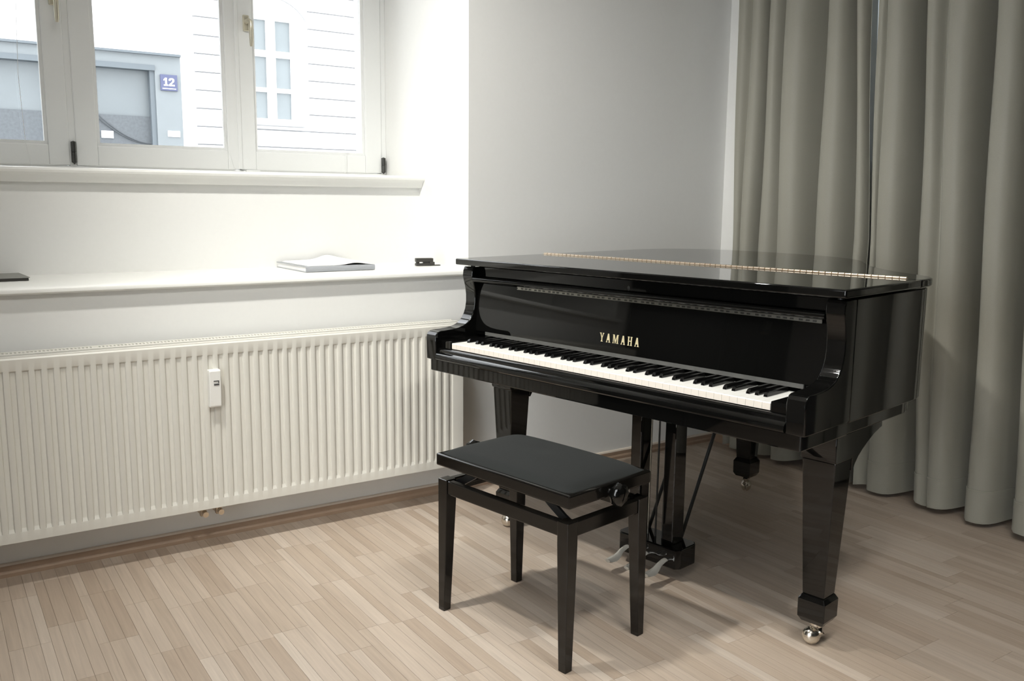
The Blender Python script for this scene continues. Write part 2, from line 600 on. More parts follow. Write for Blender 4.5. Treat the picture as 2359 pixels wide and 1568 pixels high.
# window behind the curtain on the right wall
w2 = empty('window_2', (0, 0, 0))
w2['kind'] = 'structure'
bm = bmesh.new()
for ya, yb in ((0.95, 1.03), (1.96, 2.04), (2.965, 3.045)):
    box(bm, 3.62, 3.68, ya, yb, 1.30, 2.72)
box(bm, 3.62, 3.68, 1.03, 1.96, 1.30, 1.40)
box(bm, 3.62, 3.68, 2.04, 2.965, 1.30, 1.40)
box(bm, 3.62, 3.68, 1.03, 1.96, 2.62, 2.72)
box(bm, 3.62, 3.68, 2.04, 2.965, 2.62, 2.72)
finish('frame', bm, M['frame'], w2, bevel=0.003)
for ya, yb in ((1.025, 1.965), (2.035, 2.97)):
    finish('pane', B(3.648, 3.652, ya, yb, 1.395, 2.625), M['glass'], w2)

# unseen window added around the side fill light, in the left wall
w3 = empty('fill_window_3', (0, 0, 0))
w3['kind'] = 'structure'
bm = bmesh.new()
for ya, yb in ((-0.60, -0.53), (0.32, 0.38), (1.23, 1.30)):
    box(bm, -1.54, -1.50, ya, yb, 0.22, 2.22)
for ya, yb in ((-0.53, 0.32), (0.38, 1.23)):
    box(bm, -1.54, -1.50, ya, yb, 0.22, 0.30)
    box(bm, -1.54, -1.50, ya, yb, 2.14, 2.22)
finish('frame', bm, M['frame'], w3)
for ya, yb in ((-0.53, 0.32), (0.38, 1.23)):
    finish('pane', B(-1.522, -1.518, ya, yb, 0.30, 2.14), M['glass'], w3)

# ------------------------------------------------------------------ radiator
RX0, RX1, RYF, RYB, RZ0, RZ1 = -0.20, 1.783, 3.05, 3.15, 0.152, 0.727
rad = empty('radiator', ((RX0 + RX1) / 2, (RYF + RYB) / 2, 0))
tag(rad, 'long cream ribbed panel radiator under the window shelf', 'radiator')
RC = rad.location.copy()


def radp(name, bm, m, parent=None, **k):
    bmesh.ops.translate(bm, vec=-RC, verts=bm.verts)
    return finish(name, bm, m, parent or rad, **k)


pitch = 0.0345
xs, dep = [], []
n = int((RX1 - RX0 - 0.03) / pitch)
x = RX0
cols = [(RX0, 0.0), (RX0 + 0.012, 0.0)]
x = RX0 + 0.018
for k in range(n):
    cols += [(x, 0.0), (x + 0.0012, 0.06), (x + 0.0036, 0.94), (x + 0.0050, 1.0), (x + 0.0185, 1.0), (x + 0.0200, 0.94), (x + 0.0226, 0.06), (x + 0.0240, 0.0)]
    x += pitch
cols += [(RX1 - 0.004, 0.0), (RX1, 0.0)]
rows = [(RZ0, 0.0), (RZ0 + 0.030, 0.0), (RZ0 + 0.032, 0.10), (RZ0 + 0.041, 0.92), (RZ0 + 0.044, 1.0), (RZ1 - 0.043, 1.0), (RZ1 - 0.041, 0.94), (RZ1 - 0.037, 0.08), (RZ1 - 0.036, 0.0), (RZ1 - 0.004, 0.0), (RZ1, 0.004 / 0.009)]
bm = bmesh.new()
grid = [[bm.verts.new((cx_, RYF + 0.0065 * d * rv, z)) if i < len(rows) - 1 else bm.verts.new((cx_, RYF + 0.004, z)) for cx_, d in cols] for i, (z, rv) in enumerate(rows)]
for a, b in zip(grid, grid[1:]):
    for i in range(len(cols) - 1):
        bm.faces.new((a[i], a[i + 1], b[i + 1], b[i]))
# back skin so the sheet has thickness
p = radp('front_panel', bm, M['enamel'], smooth=35)
md = p.modifiers.new('solid', 'SOLIDIFY')
md.thickness = 0.0025
md.offset = 1.0
radp('back_panel', B(RX0, RX1, RYB - 0.012, RYB, RZ0, RZ1 - 0.01), M['enamel'])
radp('side_panel', B(RX1 - 0.002, RX1 + 0.003, RYF + 0.006, RYB, RZ0 + 0.006, RZ1), M['enamel'], bevel=0.002)
radp('side_panel', B(RX0 - 0.003, RX0 + 0.002, RYF + 0.006, RYB, RZ0 + 0.006, RZ1), M['enamel'], bevel=0.002)
radp('bottom_rail', B(RX0 + 0.003, RX1 - 0.003, RYF + 0.012, RYB - 0.012, RZ0 + 0.004, RZ0 + 0.010), M['enamel'])
bm = bmesh.new()
tube(bm, [(RX0 + 0.02, RYF + 0.03, RZ0 - 0.0 + 0.003), (RX1 - 0.02, RYF + 0.03, RZ0 + 0.003)], 0.0001, 4)
bm.free()
# top grille: solid margins and a row of slots towards the wall
bm = bmesh.new()
GZ0, GZ1 = RZ1 - 0.001, RZ1 + 0.004
box(bm, RX0, RX1, RYF + 0.003, RYF + 0.030, GZ0, GZ1)
box(bm, RX0, RX1, RYF + 0.036, RYF + 0.060, GZ0 + 0.004, GZ1 + 0.003)
box(bm, RX0, RX1, RYB - 0.014, RYB, GZ0, GZ1 + 0.003)
x = RX0
while x < RX1 - 0.006:
    wseg = 0.0055
    if 0.44 < x < 0.452:
        wseg = 0.02
    box(bm, x, min(x + wseg, RX1), RYF + 0.058, RYB - 0.012, GZ0 + 0.001, GZ1 + 0.002)
    x += wseg + 0.0058
radp('top_grille', bm, M['enamel'])
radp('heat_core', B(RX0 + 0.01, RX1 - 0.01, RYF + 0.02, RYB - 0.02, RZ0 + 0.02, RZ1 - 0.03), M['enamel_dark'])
# heat cost meter
hm = radp('heat_meter', prism_x([(RYF - 0.026, 0.640), (RYF - 0.028, 0.635), (RYF - 0.026, 0.565), (RYF - 0.024, 0.515), (RYF - 0.020, 0.511), (RYF + 0.001, 0.511), (RYF + 0.001, 0.640)], 0.783, 0.822), M['plastic'], bevel=0.003)
hm['label'] = 'white plastic heat meter clipped to the ribs'
for z0, z1, x0, x1, m in ((0.601, 0.604, 0.797, 0.815, 'ink'), (0.595, 0.601, 0.812, 0.815, 'ink'), (0.588, 0.5935, 0.798, 0.815, 'ink')):
    bm = B(x0, x1, RYF - 0.0285, RYF - 0.026, z0, z1)
    bmesh.ops.translate(bm, vec=-RC, verts=bm.verts)
    finish('display', bm, M[m], hm)
for vx in (0.762, 0.815):
    bm = bmesh.new()
    tube(bm, [(vx, 3.10, RZ0 + 0.01), (vx, 3.10, 0.118), (vx, 3.098, 0.112)], [0.011, 0.012, 0.008], 12)
    lathe(bm, [(0.0, 0.028), (0.006, 0.029), (0.010, 0.022), (0.010, 0.0), (0.0, 0.0)], (vx, 3.062, 0.128), 'y', 12)
    v_ = radp('valve', bm, M['copper'], smooth=50)
    bm = bmesh.new()
    tube(bm, [(vx, 3.10, 0.124), (vx, 3.13, 0.118), (vx, WY - 0.001, 0.116)], 0.008, 10)
    bmesh.ops.translate(bm, vec=-RC, verts=bm.verts)
    finish('pipe', bm, M['copper'], v_, smooth=50)
for bx in (0.05, 1.55):
    radp('wall_bracket', B(bx, bx + 0.03, RYB - 0.004, WY - 0.0005, 0.25, 0.65), M['enamel'])

# ------------------------------------------------------------------ things on the shelf
SZ = 0.9328
bk = empty('catalogue', (1.375, 3.46, SZ), math.radians(1.5))
tag(bk, 'thick blue-grey catalogue lying on the white shelf under a curled brochure', 'book')
bm = bmesh.new()
box(bm, -0.145, 0.145, -0.155, 0.155, 0.0, 0.0025)
box(bm, -0.145, 0.145, -0.155, 0.155, 0.0195, 0.022)
prism_x([(-0.155, 0.0), (-0.1585, 0.003), (-0.160, 0.011), (-0.1585, 0.019), (-0.155, 0.022)], -0.145, 0.145, bm)
finish('cover', bm, M['greybook'], bk)
finish('page_block', B(-0.141, 0.141, -0.153, 0.151, 0.0026, 0.0194), M['paper'], bk)
# curled brochure on top
br = empty('brochure', (1.38, 3.455, SZ + 0.0225), math.radians(1.0))
tag(br, 'white glossy brochure with a curled corner lying on the blue-grey catalogue', 'brochure')
bm = bmesh.new()
NXB, NYB = 24, 10
top = []
for j in range(NYB + 1):
    row = []
    for i in range(NXB + 1):
        fx, fy = i / NXB, j / NYB
        z = 0.003 + 0.016 * math.exp(-((fx - 0.72) / 0.16) ** 2) * (0.5 + 0.5 * fy) + 0.006 * fy * fx
        z -= 0.0026 * (1 if fx in (0.0, 1.0) else 0)
        row.append((-0.135 + 0.27 * fx, -0.15 + 0.29 * fy, z))
    top.append(row)
tv = [[bm.verts.new(p) for p in r] for r in top]
bv = [[bm.verts.new((p[0], p[1], max(0.0002, p[2] - 0.0028))) for p in r] for r in top]
for j in range(NYB):
    for i in range(NXB):
        bm.faces.new((tv[j][i], tv[j][i + 1], tv[j + 1][i + 1], tv[j + 1][i]))
        bm.faces.new((bv[j][i], bv[j + 1][i], bv[j + 1][i + 1], bv[j][i + 1]))
for j in range(NYB):
    for i in (0, NXB):
        bm.faces.new((tv[j][i], tv[j + 1][i], bv[j + 1][i], bv[j][i]))
for i in range(NXB):
    for j in (0, NYB):
        bm.faces.new((tv[j][i], bv[j][i], bv[j][i + 1], tv[j][i + 1]))
finish('cover', bm, M['paper'], br, smooth=50)

bl = empty('booklet', (0.17, 3.49, SZ), math.radians(4))
tag(bl, 'thin grey booklet lying at the far left end of the white shelf', 'booklet')
bm = bmesh.new()
box(bm, -0.13, 0.13, -0.105, 0.105, 0.009, 0.0115)
finish('cover', bm, M['greypaper'], bl, bevel=0.0008)
finish('page_block', B(-0.128, 0.126, -0.103, 0.102, 0.0, 0.009), M['charcoal'], bl)

gd = empty('stapler', (1.815, 3.42, SZ), math.radians(-14))
tag(gd, 'small charcoal stapler with a thin flat tab at the right end of the shelf', 'stapler')
bm = bmesh.new()
box(bm, -0.045, 0.02, -0.016, 0.016, 0.0, 0.010)
finish('base', bm, M['charcoal'], gd, bevel=0.002)
finish('tab', B(0.018, 0.062, -0.012, 0.012, 0.0, 0.003), M['charcoal'], gd)
bm = bmesh.new()
box(bm, -0.045, 0.030, -0.014, 0.014, 0.016, 0.032)
finish('arm', bm, M['charcoal'], gd, bevel=0.002)
bm = bmesh.new()
box(bm, -0.012, 0.012, -0.010, 0.010, 0.009, 0.018)
box(bm, -0.042, -0.030, -0.010, 0.010, 0.009, 0.018)
finish('spring', bm, M['charcoal'], gd)
finish('nose', B(0.014, 0.036, -0.013, 0.013, 0.003, 0.016), M['charcoal'], gd, bevel=0.001)

# ------------------------------------------------------------------ curtains
def curtain(name, ridges, label, zb=0.026, zt=2.70, xc=3.275, nsub=14):
    """ridges: list of (Ytop, Ymid, Ybot, valley depth after it)"""
    root = empty(name, (xc, (ridges[0][1] + ridges[-1][1]) / 2, 0))
    tag(root, label, 'curtain', 'floor length curtains on the right wall')
    loc = root.location.copy()

    def ridge_y(i, z):
        t, m_, b = (q * 0.9895 for q in ridges[i][:3])
        if z > 1.06:
            return m_ + (t - m_) * min((z - 1.06) / 1.0, 1.25)
        return b + (m_ - b) * (z - 0.05) / 1.01

    def pt(s, z, push=0.0):
        i = min(int(s), len(ridges) - 2)
        f = s - i
        y = ridge_y(i, z) * (1 - f) + ridge_y(i + 1, z) * f
        A = ridges[i][3]
        if isinstance(A, tuple):
            k = max(0, min(1, (z - 0.05) / 2.1))
            A = (A[1] * (1 - k) + A[0] * k) * 1.3
        w = math.sin(math.pi * f ** 1.7) ** 2
        x = xc + A * w + 0.005 * math.sin(3.1 * s + 1.3 * z)
        y += -0.010 * math.sin(2 * math.pi * f) * (A / 0.12) + 0.004 * math.sin(5 * z + s * 2)
        return (x + push, y, z)

    def sheet(z0, z1, nz, push, nm, wobble=False):
        b = bmesh.new()
        N = (len(ridges) - 1) * nsub
        rows = []
        for j in range(nz + 1):
            z = z0 + (z1 - z0) * j / nz
            row = []
            for k in range(N + 1):
                s = k / nsub
                zz = z
                if j == 0 and wobble:
                    zz += 0.006 * math.sin(4.2 * s) - 0.004
                row.append(b.verts.new(Vector(pt(s, zz, push)) - loc))
            rows.append(row)
        for a, c in zip(rows, rows[1:]):
            for k in range(N):
                b.faces.new((a[k], a[k + 1], c[k + 1], c[k]))
        o = finish(nm, b, M['curtain'], root, smooth=80)
        m = o.modifiers.new('solid', 'SOLIDIFY')
        m.thickness = {'fabric_panel': 0.0015, 'hem': 0.006}.get(nm, 0.002)
        m.offset = 0.0
        return o
    sheet(zb + 0.118, zt, 22, 0.0, 'fabric_panel')
    sheet(zb, zb + 0.120, 3, -0.0012, 'hem', True)
    sheet(zb + 0.108, zb + 0.1130, 1, -0.0060, 'seam')
    return root


LEFT = [(3.10, 3.075, 3.07, 0.045), (3.005, 3.015, 3.02, (0.130, 0.130)), (2.905, 2.91, 2.90, (0.060, 0.060)), (2.815, 2.795, 2.76, (0.143, 0.150)), (2.59, 2.585, 2.57, (0.156, 0.156)),
        (2.445, 2.38, 2.40, (0.060, 0.050)), (2.385, 2.325, 2.335, 0.0)]
RIGHT = [(2.352, 2.315, 2.31, (0.020, 0.030)), (2.305, 2.275, 2.235, (0.182, 0.156)), (2.135, 2.09, 2.02, (0.050, 0.020)), (2.04, 2.00, 1.965, (0.182, 0.156)),
         (1.863, 1.83, 1.80, (0.182, 0.163)), (1.69, 1.655, 1.625, (0.169, 0.156)), (1.50, 1.47, 1.45, (0.156, 0.156)), (1.31, 1.29, 1.28, (0.156, 0.156)), (1.12, 1.11, 1.10, (0.156, 0.156)), (0.93, 0.92, 0.92, 0.0)]
curtain('curtain', LEFT, 'taupe floor length curtain hanging next to the room corner, behind the piano lid')
curtain('curtain', RIGHT, 'taupe floor length curtain at the right edge, its hem pooling clear of the piano')
rail = empty('curtain_rail', (3.33, 2.0, 2.70))
tag(rail, 'white curtain rail above the taupe curtains', 'curtain rail')
finish('track', B(-0.02, 0.02, -1.1, 1.12, 0.003, 0.023), M['lampwhite'], rail)

# ------------------------------------------------------------------ grand piano
TH = 0.1818
PX, PY = 1.4636, 2.7654
PW = 1.442
ROTP = TH - math.pi / 2
piano = empty('grand_piano', (PX, PY, 0), ROTP)
tag(piano, 'glossy black baby grand piano with closed lid and open keyboard', 'piano')
L = M['lacquer']


def bez(p0, p1, p2, p3, n):
    out = []
    for i in range(n):
        t = i / n
        out.append(tuple((1 - t) ** 3 * a + 3 * (1 - t) ** 2 * t * b + 3 * (1 - t) * t * t * c + t ** 3 * d for a, b, c, d in zip(p0, p1, p2, p3)))
    return out


def outline(v0, off=0.0, uin=0.0):
    """plan outline, from front-bass corner counter... back along the bass side, tail, bent side"""
    W = PW
    e = off
    pts = [(0 - e, v0), (0 - e, 1.12)]
    pts += bez((0 - e, 1.12), (0.0 - e, 1.36), (0.10, 1.475 + e), (0.33, 1.475 + e), 14)
    pts += bez((0.33, 1.475 + e), (0.60, 1.475 + e), (0.86 + e, 1.43 + e), (0.985 + e, 1.22), 14)
    pts += bez((0.985 + e, 1.22), (1.10 + e, 1.00), (1.21 + e, 0.88), (1.355 + e, 0.780), 14)
    pts += bez((1.355 + e, 0.780), (1.415 + e, 0.740), (W + e, 0.705), (W + e, 0.625), 8)
    pts += [(W + e, 0.625), (W + e, v0)]
    # drop duplicates
    out = []
    for p in pts:
        if not out or (abs(p[0] - out[-1][0]) + abs(p[1] - out[-1][1])) > 1e-4:
            out.append(p)
    return out


def split_outline(pts, v_lo, v_hi):
    """clip closed outline to v_lo<=v<=v_hi (simple convex-ish clip)"""
    def clip(ps, sgn, lim):
        res = []
        n = len(ps)
        for i in range(n):
            a, b = ps[i], ps[(i + 1) % n]
            ia, ib = sgn * (a[1] - lim) >= 0, sgn * (b[1] - lim) >= 0
            if ia:
                res.append(a)
            if ia != ib:
                t = (lim - a[1]) / (b[1] - a[1])
                res.append((a[0] + t * (b[0] - a[0]), lim))
        return res
    return clip(clip(pts, 1, v_lo), -1, v_hi)


ARM_V = 0.235
finish('rim', prism_z(outline(ARM_V), 0.657, 0.9785), L, piano, smooth=25, bevel=0.004)
finish('inner_rim', prism_z(outline(ARM_V + 0.002, -0.030), 0.612, 0.657), L, piano, smooth=25, bevel=0.003)
HV = 0.595
lid_out = outline(0.148, 0.012)
finish('lid', prism_z(split_outline(lid_out, HV + 0.001, 3), 0.9835, 1.006), L, piano, smooth=25, bevel=0.0045, seg=3)
finish('front_flap', prism_z(split_outline(lid_out, -1, HV - 0.001), 0.9835, 1.006), L, piano, smooth=25, bevel=0.0045, seg=3)
# brass piano hinge along the fold of the lid
lh = finish('lid_hinge', B(-0.002, 1.415, HV - 0.011, HV + 0.011, 1.0055, 1.0068), M['brass'], piano)
kn = bmesh.new()
lathe(kn, [(0.0, 0.0), (0.0046, 0.0003), (0.0046, 0.0178), (0.0, 0.0188)], (0, 0, 0), 'x', 10)
kn0 = finish('knuckle', kn, M['brass'], lh, smooth=50)
kn0.location = (0.0, HV, 1.0078)
for k in range(1, 70):
    share(kn0, 'knuckle', lh, (0.0 + k * 0.0202, HV, 1.0078))

# arms (cheeks)
arm_prof = [(0.006, 0.660), (0.004, 0.735), (0.006, 0.747), (0.013, 0.756), (0.024, 0.760), (0.050, 0.7605), (0.085, 0.762), (0.112, 0.765), (0.135, 0.771), (0.152, 0.780), (0.166, 0.793), (0.176, 0.808), (0.183, 0.826), (0.187, 0.850), (0.187, 0.875), (0.184, 0.898), (0.179, 0.918), (0.174, 0.934), (0.172, 0.945), (0.174, 0.962), (0.180, 0.977), (ARM_V + 0.001, 0.977), (ARM_V + 0.001, 0.660)]
for x0, x1 in ((0.0, 0.052), (PW - 0.052, PW)):
    finish('arm', prism_x(arm_prof, x0, x1), L, piano, smooth=28, bevel=0.003)
for bx in (0.026, PW - 0.026):
    bm = bmesh.new()
    lathe(bm, [(0.0, 0.977), (0.008, 0.977), (0.008, 0.9836), (0.0, 0.9836)], (bx, 0.20, 0), 'z', 12)
    finish('lid_bumper', bm, M['black_metal'], piano)
# key bed, key slip, key blocks
finish('key_bed', B(0.012, PW - 0.012, 0.014, ARM_V + 0.02, 0.619, 0.6625), L, piano, bevel=0.004)
slip = [(0.052, 0.6628), (0.004, 0.6628), (0.0008, 0.6665), (0.0004, 0.6715), (0.0016, 0.6770), (0.0046, 0.6820), (0.0092, 0.6858), (0.0140, 0.6880), (0.0150, 0.6885), (0.0150, 0.6925),
        (0.0158, 0.6965), (0.0180, 0.7000), (0.0215, 0.7022), (0.0250, 0.7030), (0.0275, 0.7025), (0.0285, 0.7000), (0.0285, 0.6900), (0.052, 0.6900)]
finish('key_slip', prism_x(slip, 0.0535, PW - 0.0535), L, piano, smooth=35)
KU0 = (PW - 1.225) / 2
for x0, x1 in ((0.0535, KU0 - 0.0015), (PW - KU0 + 0.0015, PW - 0.0535)):
    finish('key_block', B(x0, x1, 0.028, 0.19, 0.6905, 0.729), L, piano, bevel=0.003)
# white keys
KW = 1.225 / 52
kbm = bmesh.new()
prism_x([(0.031, 0.7045), (0.031, 0.7215), (0.033, 0.7235), (0.20, 0.7235), (0.20, 0.7045)], 0.0004, KW - 0.0004, kbm)
kbm.faces.ensure_lookup_table()
k0 = finish('white_key', kbm, M['ivory'], piano)
k0.data.materials.append(M['keyfront'])
for f in k0.data.polygons:
    if f.normal.y < -0.9:
        f.material_index = 1
k0.location = (KU0, 0, 0)
for k in range(1, 52):
    share(k0, 'white_key', piano, (KU0 + k * KW, 0, 0))
# black keys
bkm = bmesh.new()
prof = [(0.082, 0.7225), (0.0835, 0.7285), (0.088, 0.7345), (0.094, 0.7358), (0.19, 0.7362), (0.19, 0.7225)]
a = [bkm.verts.new((-0.0052 + (0.0009 if z > 0.73 else 0), y, z)) for y, z in prof]
b = [bkm.verts.new((0.0052 - (0.0009 if z > 0.73 else 0), y, z)) for y, z in prof]
bkm.faces.new(a)
bkm.faces.new(b[::-1])
for i in range(len(prof)):
    j = (i + 1) % len(prof)
    bkm.faces.new((a[i], b[i], b[j], a[j]))
b0 = None
oct_ = 'ABCDEFG'
for k in range(51):
    nm = oct_[k % 7]
    if nm in 'ACDFG':
        sh = {'A': 0.0018, 'C': -0.0018, 'D': 0.0018, 'F': -0.002, 'G': 0.0}[nm]
        loc = (KU0 + (k + 1) * KW + sh, 0, 0)
        if b0 is None:
            b0 = finish('black_key', bkm, M['ebony'], piano)
            b0.location = loc
        else:
            share(b0, 'black_key', piano, loc)
# fallboard: felt strip, leaning board, rounded lip with its hinge
felt = paint('grey_felt_strip', (0.085, 0.084, 0.078), 0.9, 0.05)
finish('felt_strip', B(KU0 - 0.002, PW - KU0 + 0.002, 0.187, 0.194, 0.7365, 0.7485), felt, piano)
FB0, FB1 = 0.0535, PW - 0.0535
fb = finish('fallboard', prism_x([(0.1885, 0.7490), (0.202, 0.900), (0.2045, 0.918), (0.216, 0.918), (0.216, 0.7375), (0.1945, 0.7375), (0.1945, 0.7490)], FB0, FB1), L, piano, smooth=30)
finish('lip', prism_x([(0.172, 0.938), (0.170, 0.934), (0.170, 0.930), (0.173, 0.926), (0.178, 0.924), (0.215, 0.922), (0.215, 0.936), (0.205, 0.941), (0.180, 0.942), (0.175, 0.941)], FB0, FB1), L, fb, smooth=40)
# hinge under the lip: plate with open knuckles
bm = bmesh.new()
box(bm, 0.27, FB1 - 0.012, 0.1860, 0.1875, 0.914, 0.923)
fh = finish('lip_hinge', bm, M['steel_dark'], fb)
bm = bmesh.new()
box(bm, 0.27, FB1 - 0.012, 0.1842, 0.1862, 0.9195, 0.9215)
box(bm, 0.27, FB1 - 0.012, 0.1842, 0.1862, 0.9125, 0.9145)
x = 0.275
k = 0
while x < FB1 - 0.02:
    w = 0.007 if k % 3 else 0.014
    box(bm, x, x + w, 0.1842, 0.1862, 0.9145, 0.9195)
    x += w + 0.012
    k += 1
finish('lip_hinge', bm, M['hinge_grey'], fb)
# apron rail under the flap with its lock
finish('lock_rail', B(FB0, FB1, 0.206, 0.228, 0.9415, 0.9775), L, piano, bevel=0.002)
bm = bmesh.new()
lathe(bm, [(0.0, -0.0012), (0.0036, -0.0014), (0.0046, -0.0005), (0.0046, 0.0), (0.0, 0.0)], (0, 0, 0), 'y', 16)
for v in bm.verts:
    v.co.z *= 1.7
    v.co += Vector((0.735, 0.206, 0.9515))
finish('lock', bm, M['steel_dark'], piano, smooth=40)

# gold lettering
LET = {
    'Y': [[(0, 1), (0.30, 1), (0.30, 0.93), (0.255, 0.93), (0.405, 0.56), (0.555, 0.93), (0.50, 0.93), (0.50, 1), (0.76, 1), (0.76, 0.93), (0.70, 0.93), (0.495, 0.44), (0.495, 0.07), (0.58, 0.07), (0.58, 0), (0.22, 0), (0.22, 0.07), (0.30, 0.07), (0.30, 0.44), (0.08, 0.93), (0, 0.93)]],
    'A': [[(0, 0), (0.26, 0), (0.26, 0.07), (0.20, 0.07), (0.235, 0.26), (0.475, 0.26), (0.51, 0.07), (0.44, 0.07), (0.44, 0), (0.76, 0), (0.76, 0.07), (0.70, 0.07), (0.50, 1), (0.28, 1), (0.07, 0.07), (0, 0.07)]],
    'H': [[(0, 0), (0.33, 0), (0.33, 0.07), (0.27, 0.07), (0.27, 0.46), (0.53, 0.46), (0.53, 0.07), (0.47, 0.07), (0.47, 0), (0.80, 0), (0.80, 0.07), (0.73, 0.07), (0.73, 0.93), (0.80, 0.93), (0.80, 1), (0.47, 1), (0.47, 0.93), (0.53, 0.93), (0.53, 0.56), (0.27, 0.56), (0.27, 0.93), (0.33, 0.93), (0.33, 1), (0, 1), (0, 0.93), (0.07, 0.93), (0.07, 0.07), (0, 0.07)]],
    'M': [[(0, 0), (0.25, 0), (0.25, 0.07), (0.19, 0.07), (0.19, 0.72), (0.42, 0), (0.54, 0), (0.76, 0.72), (0.76, 0.07), (0.69, 0.07), (0.69, 0), (1.03, 0), (1.03, 0.07), (0.96, 0.07), (0.96, 0.93), (1.03, 0.93), (1.03, 1), (0.74, 1), (0.53, 0.36), (0.31, 1), (0, 1), (0, 0.93), (0.07, 0.93), (0.07, 0.07), (0, 0.07)]],
}
from mathutils.geometry import tessellate_polygon


def letter_mesh(ch, h_):
    bm = bmesh.new()
    for poly in LET[ch]:
        tri = tessellate_polygon([[Vector((p[0], p[1], 0)) for p in poly]])
        fr = [bm.verts.new((p[0] * h_, 0.0, p[1] * h_)) for p in poly]
        bk_ = [bm.verts.new((p[0] * h_, 0.0010, p[1] * h_)) for p in poly]
        for t in tri:
            bm.faces.new([fr[i] for i in t])
            bm.faces.new([bk_[i] for i in reversed(t)])
        for i in range(len(poly)):
            j = (i + 1) % len(poly)
            bm.faces.new((fr[i], fr[j], bk_[j], bk_[i]))
    return bm


LH = 0.0275
ux = 0.0
pos = []
for ch in 'YAMAHA':
    w = {'Y': 0.76, 'A': 0.76, 'H': 0.80, 'M': 1.03}[ch] * LH * 0.82
    pos.append((ch, ux, w))
    ux += w + 0.0088
total = ux - 0.0088
scale_x = 0.156 / total
tilt = math.atan2(0.0115, 0.1425)
for ch, x, w in pos:
    bm = letter_mesh(ch, LH)
    o = finish('letter', bm, M['gold'], fb)
    o.scale = (0.82 * scale_x, 1, 1)
    zc = 0.7785
    o.location = (0.637 + x * scale_x, 0.1895 + (zc - 0.7575) * math.tan(tilt) - 0.0002, zc)
    o.rotation_euler = (-tilt, 0, 0)


# legs
def caster(parent, c, ang):
    bm = bmesh.new()
    d = Vector((math.cos(ang), math.sin(ang), 0))
    s = Vector((-d.y, d.x, 0))
    wc = Vector((c[0], c[1], 0.024)) + d * 0.012

    def ring(r, h_, n=20):
        out = []
        for k in range(n):
            a = 2 * math.pi * k / n
            out.append(bm.verts.new(wc + d * (r * math.cos(a)) + Vector((0, 0, r * math.sin(a))) + s * h_))
        return out
    for sg in (-1, 1):
        prof_ = [(0.003, 0.0215), (0.009, 0.0205), (0.015, 0.0175), (0.0205, 0.0125), (0.0235, 0.0075), (0.024, 0.004), (0.022, 0.002), (0.004, 0.002)]
        rs = [ring(r, sg * h_) for r, h_ in prof_]
        for p_, q_ in zip(rs, rs[1:]):
            for k in range(20):
                bm.faces.new((p_[k], p_[(k + 1) % 20], q_[(k + 1) % 20], q_[k]))
        bm.faces.new(rs[0])
        bm.faces.new(rs[-1])
    o = finish('caster', bm, M['nickel'], parent, smooth=40)
    bm = bmesh.new()
    tube(bm, [(c[0], c[1], 0.078), (c[0], c[1], 0.058)], 0.018, 14)
    tube(bm, [(c[0], c[1], 0.066), tuple(Vector((c[0], c[1], 0.056)) - d * 0.012), tuple(wc - d * 0.026 + Vector((0, 0, 0.014))), tuple(wc - d * 0.004)], [0.012, 0.013, 0.010, 0.006], 12)
    finish('caster', bm, M['nickel'], parent, smooth=50)
    return o


def leg(cx_, cy_, ztop, ang, bracket=True):
    bm = bmesh.new()
    frustum(bm, (cx_, cy_, 0.150), (0.0315, 0.0315), (cx_, cy_, ztop - 0.075), (0.0475, 0.0475))
    frustum(bm, (cx_, cy_, 0.136), (0.040, 0.040), (cx_, cy_, 0.150), (0.0320, 0.0320))
    frustum(bm, (cx_, cy_, 0.085), (0.0395, 0.0395), (cx_, cy_, 0.136), (0.0400, 0.0400))
    frustum(bm, (cx_, cy_, 0.070), (0.031, 0.031), (cx_, cy_, 0.085), (0.0395, 0.0395))
    o = finish('leg', bm, L, piano, bevel=0.0025)
    if bracket:
        prof_ = [(-0.050, -0.075), (-0.054, -0.068), (-0.054, 0.0), (0.215, 0.0), (0.215, -0.016), (0.205, -0.018), (0.165, -0.030), (0.13, -0.046), (0.10, -0.062), (0.078, -0.077), (0.060, -0.094), (0.049, -0.110), (0.044, -0.110), (0.044, -0.075)]
        b2 = prism_x([(cy_ + p_[0], ztop + p_[1]) for p_ in prof_], cx_ - 0.050, cx_ + 0.050)
        finish('bracket', b2, L, o, smooth=30, bevel=0.002)
    else:
        finish('bracket', B(cx_ - 0.055, cx_ + 0.055, cy_ - 0.055, cy_ + 0.055, ztop - 0.075, ztop), L, o, bevel=0.003)
    caster(o, (cx_, cy_), ang)
    return o


leg(0.128, 0.300, 0.6115, math.radians(200))
leg(1.358, 0.300, 0.6115, math.radians(215))
leg(0.500, 1.325, 0.6115, math.radians(110), False)

